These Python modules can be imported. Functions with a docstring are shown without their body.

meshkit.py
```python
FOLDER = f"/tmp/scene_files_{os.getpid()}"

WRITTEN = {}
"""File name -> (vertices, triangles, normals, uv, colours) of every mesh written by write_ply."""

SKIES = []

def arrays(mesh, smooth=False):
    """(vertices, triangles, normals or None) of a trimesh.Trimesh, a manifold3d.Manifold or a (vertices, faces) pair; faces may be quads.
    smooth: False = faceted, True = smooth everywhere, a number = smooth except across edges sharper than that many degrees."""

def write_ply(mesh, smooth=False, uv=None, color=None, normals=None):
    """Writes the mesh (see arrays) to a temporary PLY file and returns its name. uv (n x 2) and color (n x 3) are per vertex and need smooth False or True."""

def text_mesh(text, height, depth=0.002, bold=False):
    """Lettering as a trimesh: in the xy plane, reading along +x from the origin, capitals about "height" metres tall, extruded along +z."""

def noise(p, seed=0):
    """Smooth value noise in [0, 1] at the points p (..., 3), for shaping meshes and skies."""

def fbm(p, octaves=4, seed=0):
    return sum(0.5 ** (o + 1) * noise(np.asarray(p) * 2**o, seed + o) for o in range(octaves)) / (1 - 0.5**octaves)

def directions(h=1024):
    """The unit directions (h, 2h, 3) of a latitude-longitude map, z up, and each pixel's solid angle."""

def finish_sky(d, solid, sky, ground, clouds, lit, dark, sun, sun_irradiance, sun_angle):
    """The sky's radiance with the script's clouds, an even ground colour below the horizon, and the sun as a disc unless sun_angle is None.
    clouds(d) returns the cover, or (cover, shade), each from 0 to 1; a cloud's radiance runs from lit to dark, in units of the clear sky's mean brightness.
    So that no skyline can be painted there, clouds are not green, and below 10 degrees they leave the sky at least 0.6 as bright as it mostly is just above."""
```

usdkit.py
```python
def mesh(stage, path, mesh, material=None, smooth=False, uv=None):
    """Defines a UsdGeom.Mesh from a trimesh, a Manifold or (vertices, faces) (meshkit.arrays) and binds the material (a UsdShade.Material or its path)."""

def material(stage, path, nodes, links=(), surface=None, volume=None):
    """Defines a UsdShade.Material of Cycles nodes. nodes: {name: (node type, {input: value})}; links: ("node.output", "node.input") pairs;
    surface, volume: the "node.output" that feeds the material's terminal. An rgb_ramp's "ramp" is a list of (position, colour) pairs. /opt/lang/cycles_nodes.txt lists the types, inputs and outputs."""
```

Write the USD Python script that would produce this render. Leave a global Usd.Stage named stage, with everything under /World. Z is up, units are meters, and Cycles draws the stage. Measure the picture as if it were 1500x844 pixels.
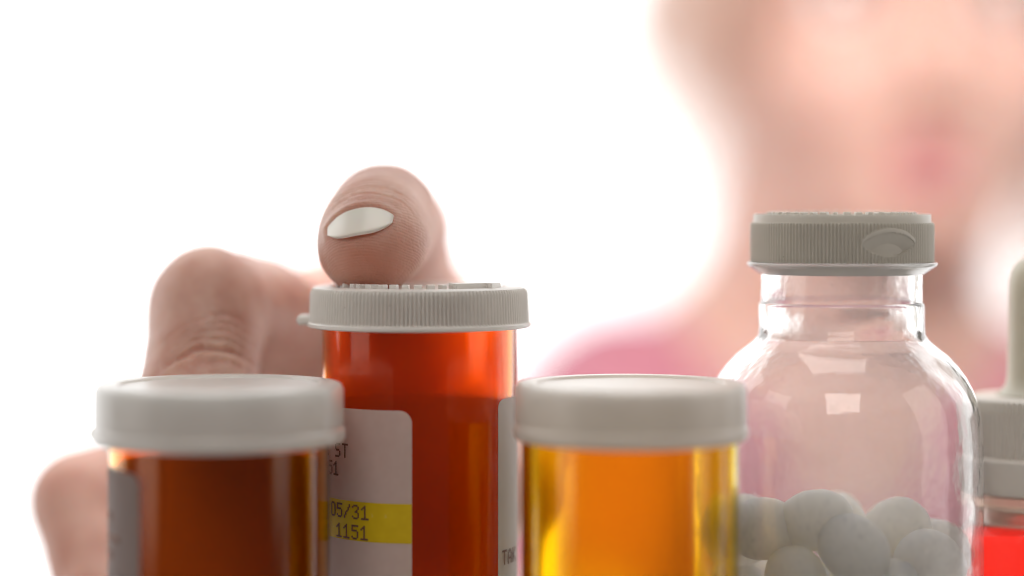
import math, random
import numpy as np
import trimesh
import manifold3d as m3
from shapely import geometry as sg
from pxr import Usd, UsdGeom, UsdLux, UsdShade, Gf, Sdf, Vt
import usdkit, meshkit

stage = Usd.Stage.CreateInMemory()
UsdGeom.SetStageUpAxis(stage, UsdGeom.Tokens.z)
UsdGeom.SetStageMetersPerUnit(stage, 1.0)
UsdGeom.Xform.Define(stage, '/World')
UsdGeom.Scope.Define(stage, '/World/Looks')
rng = np.random.default_rng(7)

# ------------------------------------------------------------------ camera
F = 3200.0          # focal length in pixels of the 1500 wide photograph
HZ = 300.0          # its horizon line
ZC = 0.105          # eye height above the shelf
def P(px, py, d):
    return np.array([(px - 750.0) / F * d, d, ZC - (py - HZ) / F * d])

cam = UsdGeom.Camera.Define(stage, '/World/camera')
FL = 36.0 * F / 1500.0
cam.CreateFocalLengthAttr(FL)
cam.CreateHorizontalApertureAttr(36.0)
cam.CreateVerticalApertureAttr(36.0 * 576 / 1024)
cam.CreateVerticalApertureOffsetAttr(-(422.0 - HZ) / F * FL)
cam.CreateFStopAttr(FL / 25.0)
cam.CreateFocusDistanceAttr(0.3825)
cam.CreateClippingRangeAttr(Gf.Vec2f(0.01, 100))
cam.CreateExposureAttr(0.12)
cx = UsdGeom.Xformable(cam)
cx.AddTranslateOp().Set(Gf.Vec3d(0, 0, ZC))
cx.AddRotateXOp().Set(90.0)

# ------------------------------------------------------------------ light
WORLD = 0.085
BACK = 1.9
dome = UsdLux.DomeLight.Define(stage, '/World/room_light')
wm = usdkit.material(stage, '/World/Looks/room_air', {'b': ('background_shader', {'color': (1.0, 0.945, 0.89), 'strength': WORLD})}, surface='b.background')
UsdShade.MaterialBindingAPI.Apply(dome.GetPrim()).Bind(wm)

def rect_lamp(name, loc, target, w, h, power, color=(1, 1, 1)):
    l = UsdLux.RectLight.Define(stage, '/World/' + name)
    l.CreateWidthAttr(w); l.CreateHeightAttr(h); l.CreateIntensityAttr(power); l.CreateColorAttr(Gf.Vec3f(*color))
    l.CreateNormalizeAttr(False)
    z = np.array(loc, float) - np.array(target, float); z /= np.linalg.norm(z)
    up = np.array([0, 0, 1.0]) if abs(z[2]) < 0.95 else np.array([0, 1.0, 0])
    x = np.cross(up, z); x /= np.linalg.norm(x); y = np.cross(z, x)
    m = Gf.Matrix4d(*x, 0, *y, 0, *z, 0, *map(float, loc), 1)
    UsdGeom.Xformable(l).AddTransformOp().Set(m)
    return l
rect_lamp('face_fill', (0.12, 0.46, ZC + 0.20), (0.15, 0.90, ZC + 0.05), 0.6, 0.22, 8.6, (1, 0.95, 0.955))  # added fill aimed at the face, no real lamp stands there
rect_lamp('front_fill', (-0.06, -0.38, ZC + 0.62), (0.0, 0.39, ZC - 0.02), 0.5, 0.4, 4.0, (1, 0.93, 0.86))  # added frontal fill above the camera, brightens label and caps
rect_lamp('top_fill', (0.0, 0.46, ZC + 0.95), (0.0, 0.40, ZC), 0.6, 0.6, 2.3, (1, 0.97, 0.93))  # unseen overhead fill, put in to brighten the cap tops
rect_lamp('left_fill', (-0.75, 0.15, ZC + 0.20), (0.0, 0.39, ZC - 0.02), 0.4, 0.8, 1.15, (1, 0.955, 0.91))  # added side fill out of view, lights the sides and edge streaks
rect_lamp('right_fill', (0.80, 0.15, ZC + 0.20), (0.05, 0.39, ZC - 0.02), 0.4, 0.8, 1.15, (1, 0.94, 0.89))  # added counterpart fill from the right, also out of view

# ------------------------------------------------------------------ scene helpers
used = {}
def numbered(parent, name):
    k = (parent, name); n = used.get(k, 0); used[k] = n + 1
    return name if n == 0 else f'{name}_{n:03d}'
def tag(prim, label=None, cat=None, group=None, kind=None):
    for k, v in (('label', label), ('category', cat), ('group', group), ('kind', kind)):
        if v: prim.SetCustomDataByKey(k, v)
def thing(name, label, cat, loc=(0, 0, 0), rotz=0, group=None):
    x = UsdGeom.Xform.Define(stage, '/World/' + numbered('/World', name))
    x.AddTranslateOp().Set(Gf.Vec3d(*map(float, loc)))
    if rotz: x.AddRotateZOp().Set(math.degrees(rotz))
    tag(x.GetPrim(), label, cat, group)
    return x.GetPrim()
def obj(name, mesh, mat, parent=None, smooth=40, label=None, kind=None):
    pp = str(parent.GetPath()) if parent is not None else '/World'
    m = usdkit.mesh(stage, pp + '/' + numbered(pp, name), mesh, '/World/Looks/' + mat, smooth)
    tag(m.GetPrim(), label, None, None, kind)
    return m.GetPrim()

def revolve(profile, n=160, ribs=None):
    """Closed surface from a closed or axis-to-axis (r, z) profile. ribs = (count, depth, set of profile indices)."""
    pr = np.array(profile, float)
    th = np.linspace(0, 2 * np.pi, n, endpoint=False)
    mod = np.zeros(n)
    if ribs:
        mod = ribs[1] * (0.5 - 0.5 * np.cos(th * ribs[0])) ** 1.3
    rows = []
    for i, (r, z) in enumerate(pr):
        rr = np.full(n, r)
        if ribs and i in ribs[2]: rr = r - mod
        rows.append(np.stack([rr * np.cos(th), rr * np.sin(th), np.full(n, z)], 1))
    v = np.vstack(rows); f = []
    k = len(pr)
    loop = pr[0, 0] > 1e-9 or pr[-1, 0] > 1e-9
    for i in range(k if loop else k - 1):
        a, b = i * n, ((i + 1) % k) * n
        j = np.arange(n); jn = (j + 1) % n
        f.append(np.stack([a + j, a + jn, b + jn], 1)); f.append(np.stack([a + j, b + jn, b + j], 1))
    t = trimesh.Trimesh(v, np.vstack(f), process=False)
    t.merge_vertices(); t.update_faces(t.nondegenerate_faces()); t.remove_unreferenced_vertices()
    if t.volume < 0: t.invert()
    return t
def round_profile(pts, rad=0.0004, seg=4):
    """Rounds the corners of a closed (r, z) polygon."""
    p = np.array(pts, float); out = []
    for i in range(len(p)):
        a, b, c = p[i - 1], p[i], p[(i + 1) % len(p)]
        if b[0] < 1e-9: out.append(b); continue
        u, w = a - b, c - b; lu, lw = np.linalg.norm(u), np.linalg.norm(w)
        q = min(rad, lu * 0.45, lw * 0.45)
        s, e = b + u / lu * q, b + w / lw * q
        for t in np.linspace(0, 1, seg + 1): out.append((1 - t) ** 2 * s + 2 * t * (1 - t) * b + t * t * e)
    return np.array(out)
def box(sx, sy, sz, c=(0, 0, 0), r=0.0):
    if r <= 0:
        b = trimesh.creation.box((sx, sy, sz)); b.apply_translation(c); return b
    s = m3.Manifold.sphere(r, 16); pts = []
    hulls = [s.translate((i * (sx / 2 - r), j * (sy / 2 - r), k * (sz / 2 - r))) for i in (-1, 1) for j in (-1, 1) for k in (-1, 1)]
    h = m3.Manifold.batch_hull(hulls).translate(tuple(map(float, c)))
    mm = h.to_mesh(); return trimesh.Trimesh(mm.vert_properties[:, :3], mm.tri_verts)

# ------------------------------------------------------------------ materials
def M(name, nodes, links=(), surface='p.BSDF', volume=None):
    return usdkit.material(stage, '/World/Looks/' + name, nodes, links, surface, volume)

def plastic(name, col, rough=0.38, sss=0.3, scale=0.0022, speck=True):
    c2 = tuple(c * 0.93 for c in col)
    n = {'g': ('texture_coordinate', {}), 'n': ('noise_texture', {'scale': 140.0, 'detail': 4.0}),
         'r': ('rgb_ramp', {'ramp': [(0.3, c2), (0.7, col)]}),
         'n2': ('noise_texture', {'scale': 900.0, 'detail': 2.0}),
         'b': ('bump', {'strength': 0.25, 'distance': 0.00012}),
         'v': ('voronoi_texture', {'scale': 330.0}),
         'sp': ('rgb_ramp', {'ramp': [(0.0, (0.35, 0.30, 0.26)), (0.028, (0.45, 0.4, 0.35)), (0.045, (1, 1, 1)), (1.0, (1, 1, 1))]}),
         'mx': ('mix', {'mix_type': 'multiply', 'fac': 1.0 if speck else 0.0}),
         'p': ('principled_bsdf', {'roughness': rough, 'subsurface_weight': sss, 'subsurface_scale': scale, 'subsurface_radius': (1.0, 0.85, 0.7), 'specular_ior_level': 0.45})}
    l = [('g.object', 'n.vector'), ('g.object', 'n2.vector'), ('g.object', 'v.vector'), ('n.fac', 'r.fac'), ('v.distance', 'sp.fac'), ('r.color', 'mx.color1'), ('sp.color', 'mx.color2'),
         ('mx.color', 'p.base_color'), ('n2.fac', 'b.height'), ('b.normal', 'p.normal')]
    return M(name, n, l)
plastic('white_plastic', (0.78, 0.745, 0.70), 0.38, 0.12, 0.0012)
plastic('ivory_plastic', (0.76, 0.735, 0.685), 0.32, 0.3, 0.0025)
plastic('beige_plastic', (0.80, 0.715, 0.64), 0.32, 0.3, 0.0025)
plastic('grey_plastic', (0.60, 0.56, 0.49), 0.42, 0.15, 0.0015)
plastic('rubber', (0.60, 0.57, 0.47), 0.45, 0.2, 0.002, False)
plastic('dropper_plastic', (0.74, 0.70, 0.63), 0.4, 0.2, 0.002, False)

def amber(name, col, rough):
    M(name, {'g': ('texture_coordinate', {}), 'mp': ('mapping', {'scale': (420.0, 420.0, 16.0)}), 'n': ('noise_texture', {'scale': 1.0, 'detail': 3.0}),
             'b': ('bump', {'strength': 0.35, 'distance': 0.00006}),
             'p': ('principled_bsdf', {'base_color': col, 'roughness': rough, 'transmission_weight': 1.0, 'ior': 1.42})},
      [('g.object', 'mp.vector'), ('mp.vector', 'n.vector'), ('n.fac', 'b.height'), ('b.normal', 'p.normal')])
amber('amber_red', (0.96, 0.31, 0.022), 0.09)
amber('amber_brown', (0.99, 0.42, 0.02), 0.09)
amber('amber_light', (1.0, 0.74, 0.065), 0.09)

M('clear_plastic', {'g': ('texture_coordinate', {}),
   'n': ('noise_texture', {'scale': 110.0, 'detail': 3.0}), 'b': ('bump', {'strength': 0.5, 'distance': 0.0004}),
   'mp': ('mapping', {'scale': (620.0, 620.0, 330.0)}), 'v': ('noise_texture', {'scale': 1.0, 'detail': 3.0, 'roughness': 0.6, 'distortion': 2.5}),
   'r': ('rgb_ramp', {'ramp': [(0.0, (0.07,) * 3), (0.56, (0.075,) * 3), (0.68, (0.12,) * 3), (0.82, (0.22,) * 3)]}),
   'p': ('principled_bsdf', {'base_color': (0.985, 0.985, 0.985), 'roughness': 0.035, 'transmission_weight': 1.0, 'ior': 1.46}),
   'd0': ('diffuse_bsdf', {'color': (0.92, 0.87, 0.85)}), 'd1': ('translucent_bsdf', {'color': (0.92, 0.90, 0.89)}), 'd': ('mix_closure', {'fac': 0.8}), 'mx': ('mix_closure', {})},
  [('g.object', 'n.vector'), ('n.fac', 'b.height'), ('b.normal', 'p.normal'), ('g.object', 'mp.vector'), ('mp.vector', 'v.vector'), ('v.fac', 'r.fac'),
   ('r.color', 'mx.fac'), ('p.BSDF', 'mx.closure1'), ('d0.BSDF', 'd.closure1'), ('d1.BSDF', 'd.closure2'), ('d.closure', 'mx.closure2')], surface='mx.closure')
M('milky_plastic', {'p': ('principled_bsdf', {'base_color': (0.93, 0.92, 0.90), 'roughness': 0.2, 'transmission_weight': 0.75, 'ior': 1.46})})
M('frosted_plastic', {'p': ('principled_bsdf', {'base_color': (0.96, 0.80, 0.70), 'roughness': 0.25, 'transmission_weight': 0.85, 'ior': 1.46})})
M('red_liquid', {'p': ('principled_bsdf', {'base_color': (0.50, 0.016, 0.010), 'roughness': 0.02, 'transmission_weight': 1.0, 'ior': 1.36})})

M('label_paper', {'g': ('texture_coordinate', {}), 'n': ('noise_texture', {'scale': 700.0, 'detail': 5.0}), 'r': ('rgb_ramp', {'ramp': [(0.3, (0.84, 0.71, 0.675)), (0.7, (0.89, 0.765, 0.73))]}),
   'b': ('bump', {'strength': 0.3, 'distance': 0.00008}),
   'p': ('principled_bsdf', {'roughness': 0.62, 'specular_ior_level': 0.3}), 't': ('translucent_bsdf', {'color': (0.90, 0.80, 0.74)}), 'm': ('mix_closure', {'fac': 0.42})},
  [('g.object', 'n.vector'), ('n.fac', 'r.fac'), ('r.color', 'p.base_color'), ('n.fac', 'b.height'), ('b.normal', 'p.normal'), ('p.BSDF', 'm.closure1'), ('t.BSDF', 'm.closure2')], surface='m.closure')
M('white_paper', {'p': ('principled_bsdf', {'base_color': (0.78, 0.74, 0.70), 'roughness': 0.6, 'specular_ior_level': 0.3}), 't': ('translucent_bsdf', {'color': (0.78, 0.74, 0.70)}), 'm': ('mix_closure', {'fac': 0.42})}, [('p.BSDF', 'm.closure1'), ('t.BSDF', 'm.closure2')], surface='m.closure')
M('grey_paper', {'p': ('principled_bsdf', {'base_color': (0.30, 0.25, 0.24), 'roughness': 0.6, 'specular_ior_level': 0.3}), 't': ('translucent_bsdf', {'color': (0.92, 0.84, 0.78)}), 'm': ('mix_closure', {'fac': 0.42})}, [('p.BSDF', 'm.closure1'), ('t.BSDF', 'm.closure2')], surface='m.closure')
M('yellow_ink', {'g': ('texture_coordinate', {}), 'n': ('noise_texture', {'scale': 420.0, 'detail': 5.0}), 'r': ('rgb_ramp', {'ramp': [(0.3, (0.70, 0.49, 0.01)), (0.65, (0.76, 0.55, 0.015)), (0.78, (0.78, 0.66, 0.30))]}),
   'p': ('principled_bsdf', {'roughness': 0.55, 'specular_ior_level': 0.3})}, [('g.object', 'n.vector'), ('n.fac', 'r.fac'), ('r.color', 'p.base_color')])
M('brown_ink', {'p': ('principled_bsdf', {'base_color': (0.19, 0.09, 0.06), 'roughness': 0.7})})
M('blue_ink', {'p': ('principled_bsdf', {'base_color': (0.20, 0.26, 0.42), 'roughness': 0.7})})
M('tablet', {'g': ('texture_coordinate', {}), 'n': ('noise_texture', {'scale': 600.0, 'detail': 4.0}), 'b': ('bump', {'strength': 0.3, 'distance': 0.0001}),
   'p': ('principled_bsdf', {'base_color': (0.93, 0.885, 0.775), 'roughness': 0.45, 'subsurface_weight': 0.7, 'subsurface_scale': 0.004, 'subsurface_radius': (1, 0.85, 0.6), 'specular_ior_level': 0.35})},
  [('g.object', 'n.vector'), ('n.fac', 'b.height'), ('b.normal', 'p.normal')])
M('shelf_paint', {'n': ('noise_texture', {'scale': 30.0}), 'r': ('rgb_ramp', {'ramp': [(0.3, (0.76, 0.75, 0.73)), (0.7, (0.8, 0.79, 0.77))]}), 'p': ('principled_bsdf', {'roughness': 0.35})},
  [('n.fac', 'r.fac'), ('r.color', 'p.base_color')])
M('backdrop_light', {'e': ('emission', {'color': (1.0, 0.995, 0.99), 'strength': BACK})}, surface='e.emission')

def skin(name, deep, light, fine):
    M(name, {'g': ('geometry', {}), 'n': ('noise_texture', {'scale': 95.0, 'detail': 5.0, 'roughness': 0.6}),
       'r': ('rgb_ramp', {'ramp': [(0.30, deep), (0.68, light)]}),
       'mw': ('mapping', {'location': (0.0258, -0.3830, -0.0810)}),
       'w': ('wave_texture', {'wave_type': 'rings', 'rings_direction': 'spherical', 'scale': 640.0, 'distortion': 8.0, 'detail': 1.0, 'detail_scale': 0.25}),
       'vo': ('voronoi_texture', {'feature': 'distance_to_edge', 'scale': 780.0}), 'vr': ('map_range', {'from_max': 0.25, 'clamp': True}), 'a2': ('math', {'math_type': 'multiply_add', 'value2': 0.8}),
       'dist': ('vector_math', {'math_type': 'distance', 'vector2': (-0.0262, 0.3800, 0.0935)}), 'dr': ('map_range', {'from_min': 0.004, 'from_max': 0.0135, 'to_min': 0.75, 'to_max': 0.0, 'clamp': True}), 'red': ('mix', {'color2': (0.54, 0.20, 0.125)}),  # redder pressed fingertip; also puts underside shade into the skin colour
       'n2': ('noise_texture', {'scale': 2600.0, 'detail': 3.0}),
       'ad': ('math', {'math_type': 'multiply_add', 'value2': 0.55}),
       'b': ('bump', {'strength': fine, 'distance': 0.00010}),
       'p': ('principled_bsdf', {'roughness': 0.46, 'subsurface_method': 'random_walk', 'subsurface_weight': 0.45, 'subsurface_scale': 0.0013, 'subsurface_radius': (1.0, 0.38, 0.22), 'specular_ior_level': 0.4})},
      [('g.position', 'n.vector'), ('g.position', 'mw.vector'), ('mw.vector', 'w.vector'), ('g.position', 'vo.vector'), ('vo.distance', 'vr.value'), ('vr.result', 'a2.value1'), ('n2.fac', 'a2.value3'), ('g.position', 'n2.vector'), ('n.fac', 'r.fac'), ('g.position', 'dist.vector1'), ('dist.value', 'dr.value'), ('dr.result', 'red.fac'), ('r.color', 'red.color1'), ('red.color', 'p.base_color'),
       ('w.fac', 'ad.value1'), ('a2.value', 'ad.value3'), ('ad.value', 'b.height'), ('b.normal', 'p.normal')])
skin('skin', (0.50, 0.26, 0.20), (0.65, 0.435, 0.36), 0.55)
M('nail_polish', {'p': ('principled_bsdf', {'base_color': (0.87, 0.75, 0.66), 'roughness': 0.32, 'coat_weight': 0.25, 'coat_roughness': 0.18, 'subsurface_weight': 0.2, 'subsurface_scale': 0.001})})
M('pink_cloth', {'n': ('noise_texture', {'scale': 60.0, 'detail': 4.0}), 'r': ('rgb_ramp', {'ramp': [(0.3, (0.42, 0.15, 0.19)), (0.7, (0.50, 0.20, 0.25))]}), 'p': ('principled_bsdf', {'roughness': 0.85})},
  [('n.fac', 'r.fac'), ('r.color', 'p.base_color')])
M('lip_skin', {'p': ('principled_bsdf', {'base_color': (0.43, 0.14, 0.15), 'roughness': 0.55})})
M('hair_strand', {'p': ('principled_bsdf', {'base_color': (0.70, 0.53, 0.44), 'roughness': 0.5}), 't': ('translucent_bsdf', {'color': (0.74, 0.56, 0.47)}), 'm': ('mix_closure', {'fac': 0.45})},
  [('p.BSDF', 'm.closure1'), ('t.BSDF', 'm.closure2')], surface='m.closure')
M('brow_hair', {'p': ('principled_bsdf', {'base_color': (0.34, 0.22, 0.15), 'roughness': 0.6})})
M('eye_white', {'p': ('principled_bsdf', {'base_color': (0.75, 0.70, 0.68), 'roughness': 0.1})})
M('iris', {'p': ('principled_bsdf', {'base_color': (0.10, 0.06, 0.04), 'roughness': 0.1})})

# ------------------------------------------------------------------ setting
o = obj('shelf', box(0.62, 0.20, 0.016, (0.03, 0.393, -0.008), 0.003), 'shelf_paint'); tag(o, 'white shelf board the bottles stand on', None, None, 'structure')
# bright curved backdrop behind everything
th = np.linspace(-1.15, 1.15, 41); R0, R1 = 1.7, 1.72
pts = [(0.1 + R0 * math.sin(t), 0.15 + R0 * math.cos(t)) for t in th] + [(0.1 + R1 * math.sin(t), 0.15 + R1 * math.cos(t)) for t in th[::-1]]
bd = trimesh.creation.extrude_polygon(sg.Polygon(pts), 2.4, engine='earcut'); bd.apply_translation((0, 0, -0.9))
o = obj('backdrop', bd, 'backdrop_light'); tag(o, 'blown out bright white background behind the hand and the person', None, None, 'structure')

# ------------------------------------------------------------------ caps
def cap_mesh(R, H, flare, ribs, wall=0.0013, lip=False, cham=0.0011):
    top, bot = 0.0, -H
    prof = [(0, top - 0.0004), (R * 0.80, top - 0.0004), (R * 0.80 + 0.0003, top), (R - cham, top), (R - cham * 0.4, top - cham * 0.25), (R, top - cham)]
    first = len(prof) - 1
    if lip:
        zl = bot + 0.0026
        prof += [(R + flare * 0.6, zl + 0.0006), (R + flare * 0.6 - 0.0002, zl + 0.0002)]
        last = len(prof) - 1
        prof += [(R + flare + 0.0002, zl - 0.0005), (R + flare + 0.0002, bot + 0.0007), (R + flare - 0.0002, bot + 0.0001), (R + flare - 0.0008, bot)]
    else:
        prof += [(R + flare, bot + 0.0012), (R + flare + 0.00005, bot + 0.0009)]
        last = len(prof) - 2
        prof += [(R + flare + 0.0003, bot + 0.0007), (R + flare + 0.0003, bot + 0.0002), (R + flare, bot)]
    prof += [(R - wall, bot), (R - wall, top - wall - 0.0008), (R - wall - 0.0008, top - wall - 0.0006), (0, top - wall - 0.0006)]
    n = ribs[0] * 8 if ribs else 180
    return revolve(prof, n, (ribs[0], ribs[1], set(range(first, last + 1))) if ribs else None)

def ring_marks(radius, height, start, sweep, count, z, depth, seed):
    """Small raised moulding marks in a ring on the top of a cap, too worn and edge-on to read."""
    g = np.random.default_rng(seed); parts = []
    for a in start + sweep * (np.arange(count) + 0.5) / count:
        w = sweep * radius / count * g.uniform(0.35, 0.72)
        m = box(w, height * g.uniform(0.6, 1.0), depth, (0, 0, z + depth / 2), 0.00018)
        m.apply_transform(trimesh.transformations.translation_matrix((0, -radius, 0)))
        m.apply_transform(trimesh.transformations.rotation_matrix(a + math.pi / 2, (0, 0, 1)))
        parts.append(m)
    return trimesh.util.concatenate(parts)

def vial_body(R, H, wall=0.0011):
    prof = round_profile([(0, 0), (R, 0), (R, H), (R - wall, H), (R - wall, 0.0016), (0, 0.0016)], 0.0008, 4)
    return revolve(prof, 160)

def curved_sheet(R, a0, a1, z0, z1, t=0.00012, corner=0.0, nu=40):
    """Part of a cylinder wall between two bearings (0 = towards the camera, positive to the right), rounded corners, a closed shell."""
    w = (a1 - a0) * R
    poly = sg.box(0, z0, w, z1)
    if corner: poly = poly.buffer(-corner).buffer(corner, quad_segs=8)
    s = trimesh.creation.extrude_polygon(poly, t, engine='earcut')
    s = s.subdivide_to_size(max(w / nu, 0.0007), max_iter=12) if hasattr(s, 'subdivide_to_size') else s
    v = s.vertices.copy()
    a = a0 + v[:, 0] / R
    r = R + v[:, 2]
    return trimesh.Trimesh(np.stack([r * np.sin(a), -r * np.cos(a), v[:, 1]], 1), s.faces, process=False)

DOTS = {'0': '01110 10001 10001 10001 10001 10001 10001 10001 01110', '1': '00100 01100 10100 00100 00100 00100 00100 00100 11111', '3': '01110 10001 00001 00010 00110 00001 00001 10001 01110',
        '5': '11111 10000 10000 11110 00001 00001 00001 10001 01110', '/': '00001 00001 00010 00010 00100 01000 01000 10000 10000', 'S': '01111 10000 10000 10000 01110 00001 00001 00001 11110',
        'T': '11111 00100 00100 00100 00100 00100 00100 00100 00100', 'L': '10000 10000 10000 10000 10000 10000 10000 10000 11111', 'E': '11111 10000 10000 10000 11110 10000 10000 10000 11111',
        'A': '00100 01010 10001 10001 10001 11111 10001 10001 10001', 'K': '10001 10001 10010 10100 11000 10100 10010 10001 10001', ' ': ' '.join(['00000'] * 9)}
def dot_print(text, R, a_end, z_base, height, pitch, lift=0.00016):
    """Dot-matrix print on a cylinder wall that ends at the bearing a_end."""
    from shapely import union_all
    dz = height / 8.0; dx = pitch / 6.6; shapes = []
    x0 = -pitch * len(text)
    for i, ch in enumerate(text):
        for r, row in enumerate(DOTS[ch].split()):
            for c, b in enumerate(row):
                if b == '1': shapes.append(sg.Point(x0 + i * pitch + c * dx, z_base + height - r * dz).buffer(dx * 0.60, quad_segs=3))
    u = union_all(shapes)
    parts = [trimesh.creation.extrude_polygon(g, 0.00004, engine='earcut') for g in getattr(u, 'geoms', [u])]
    s = trimesh.util.concatenate(parts)
    v = s.vertices; a = a_end + v[:, 0] / R; r = R + lift + v[:, 2]
    return trimesh.Trimesh(np.stack([r * np.sin(a), -r * np.cos(a), v[:, 1]], 1), s.faces, process=False)
def text_on(text, R, a_start, z_base, height, lift=0.00016, squeeze=1.0, bold=False):
    s = meshkit.text_mesh(text, height, 0.00004, bold)
    v = s.vertices; a = a_start + v[:, 0] * squeeze / R; r = R + lift + v[:, 2]
    return trimesh.Trimesh(np.stack([r * np.sin(a), -r * np.cos(a), v[:, 1]], 1), s.faces, process=False)

# ------------------------------------------------------------------ the three amber vials
def base_of(px, d):
    return ((px - 750.0) / F * d, d, 0.0)
def zz(py, d):
    return ZC - (py - HZ) / F * d

# back vial, under the finger
DB = 0.394; RB = 142.5 / F * DB; RL = 162.0 / F * DB
CAPTOP = ZC - 0.01465
vb = thing('pill_vial', 'tall red-amber pill vial with a yellow-banded label and the fingertip on its ribbed cap', 'pill bottle', base_of(614.5, DB))
obj('vial_body', vial_body(RB, CAPTOP - 0.0022), 'amber_red', vb)
capm = cap_mesh(RL - 0.0003, 0.0073, 0.0002, (168, 0.00085)); capm.apply_translation((0, 0, CAPTOP))
cp = obj('cap', capm, 'white_plastic', vb, 30)
obj('raised_marks', ring_marks(RL * 0.70, 0.0026, math.radians(-190), math.radians(150), 17, CAPTOP - 0.0006, 0.0013, 5), 'white_plastic', cp, 30)
# raised arrow beside the marks
ar = sg.Polygon([(-0.0048, -0.0011), (0.0016, -0.0011), (0.0016, -0.0024), (0.0050, 0), (0.0016, 0.0024), (0.0016, 0.0011), (-0.0048, 0.0011)]).buffer(0.0002)
am = trimesh.creation.extrude_polygon(ar, 0.0014, engine='earcut'); am.apply_transform(trimesh.transformations.rotation_matrix(math.radians(35), (0, 0, 1))); am.apply_translation((RL * 0.52, -RL * 0.50, CAPTOP - 0.0005))
obj('raised_arrow', am, 'white_plastic', cp, 30)
obj('tab', box(0.0030, 0.0042, 0.0019, (-RL - 0.0006, 0.0, CAPTOP - 0.0061), 0.0008), 'white_plastic', cp)
dF = DB - RB
zl_top = zz(602, dF)
A = math.radians
lab = obj('label', curved_sheet(RB + 0.00003, A(-250), A(-1.8), 0.006, zl_top, 0.00012, 0.0022, 90), 'label_paper', vb, 40, 'pale pinkish paper label')
zy1, zy0 = zz(736.5, DB - RB * 0.9), zz(796.5, DB - RB)
obj('yellow_band', curved_sheet(RB + 0.00017, A(-110), A(-1.9), zy0, zy1, 0.00003, 0, 60), 'yellow_ink', lab)
def ang(px): return math.asin(max(-1, min(1, (px - 614.5) / 142.5)))
DFR = DB - RB * 0.75
obj('white_patch', curved_sheet(RB + 0.00022, A(-110), ang(488), zz(762, DFR), zz(724, DFR), 0.00003, 0, 30), 'label_paper', lab)
obj('printed_line', dot_print('05/31', RB + 0.0001, ang(554), zz(758, DFR), 0.0022, 0.00202), 'brown_ink', lab, False)
obj('printed_line', dot_print('1151', RB + 0.0001, ang(553), zz(787.5, DFR), 0.0022, 0.00202), 'brown_ink', lab, False)
obj('printed_line', dot_print('LE ST', RB + 0.0001, ang(523), zz(670, DFR), 0.0022, 0.00202), 'brown_ink', lab, False)
obj('printed_line', dot_print('1151', RB + 0.0001, ang(508), zz(697.5, DFR), 0.0022, 0.00202), 'brown_ink', lab, False)
obj('printed_line', text_on('DATE', RB + 0.0001, ang(485) - 0.0040 / RB, zz(739, DFR), 0.0009, 0.00018), 'blue_ink', lab, False)
lab2 = obj('label', curved_sheet(RB + 0.00003, A(54), A(109), 0.006, zz(588, DFR), 0.00012, 0.0016, 60), 'white_paper', vb, 40, 'white paper label round the right side')
obj('printed_line', text_on('R', RB + 0.0001, ang(737.5), zz(711, DFR), 0.0031, 0.00016, 1.2, True), 'blue_ink', lab2, False)
obj('printed_line', dot_print('TAK', RB + 0.0001, ang(735) + 3 * 0.0020 / RB, zz(832, DFR), 0.0023, 0.0020), 'brown_ink', lab2, False)

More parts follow.
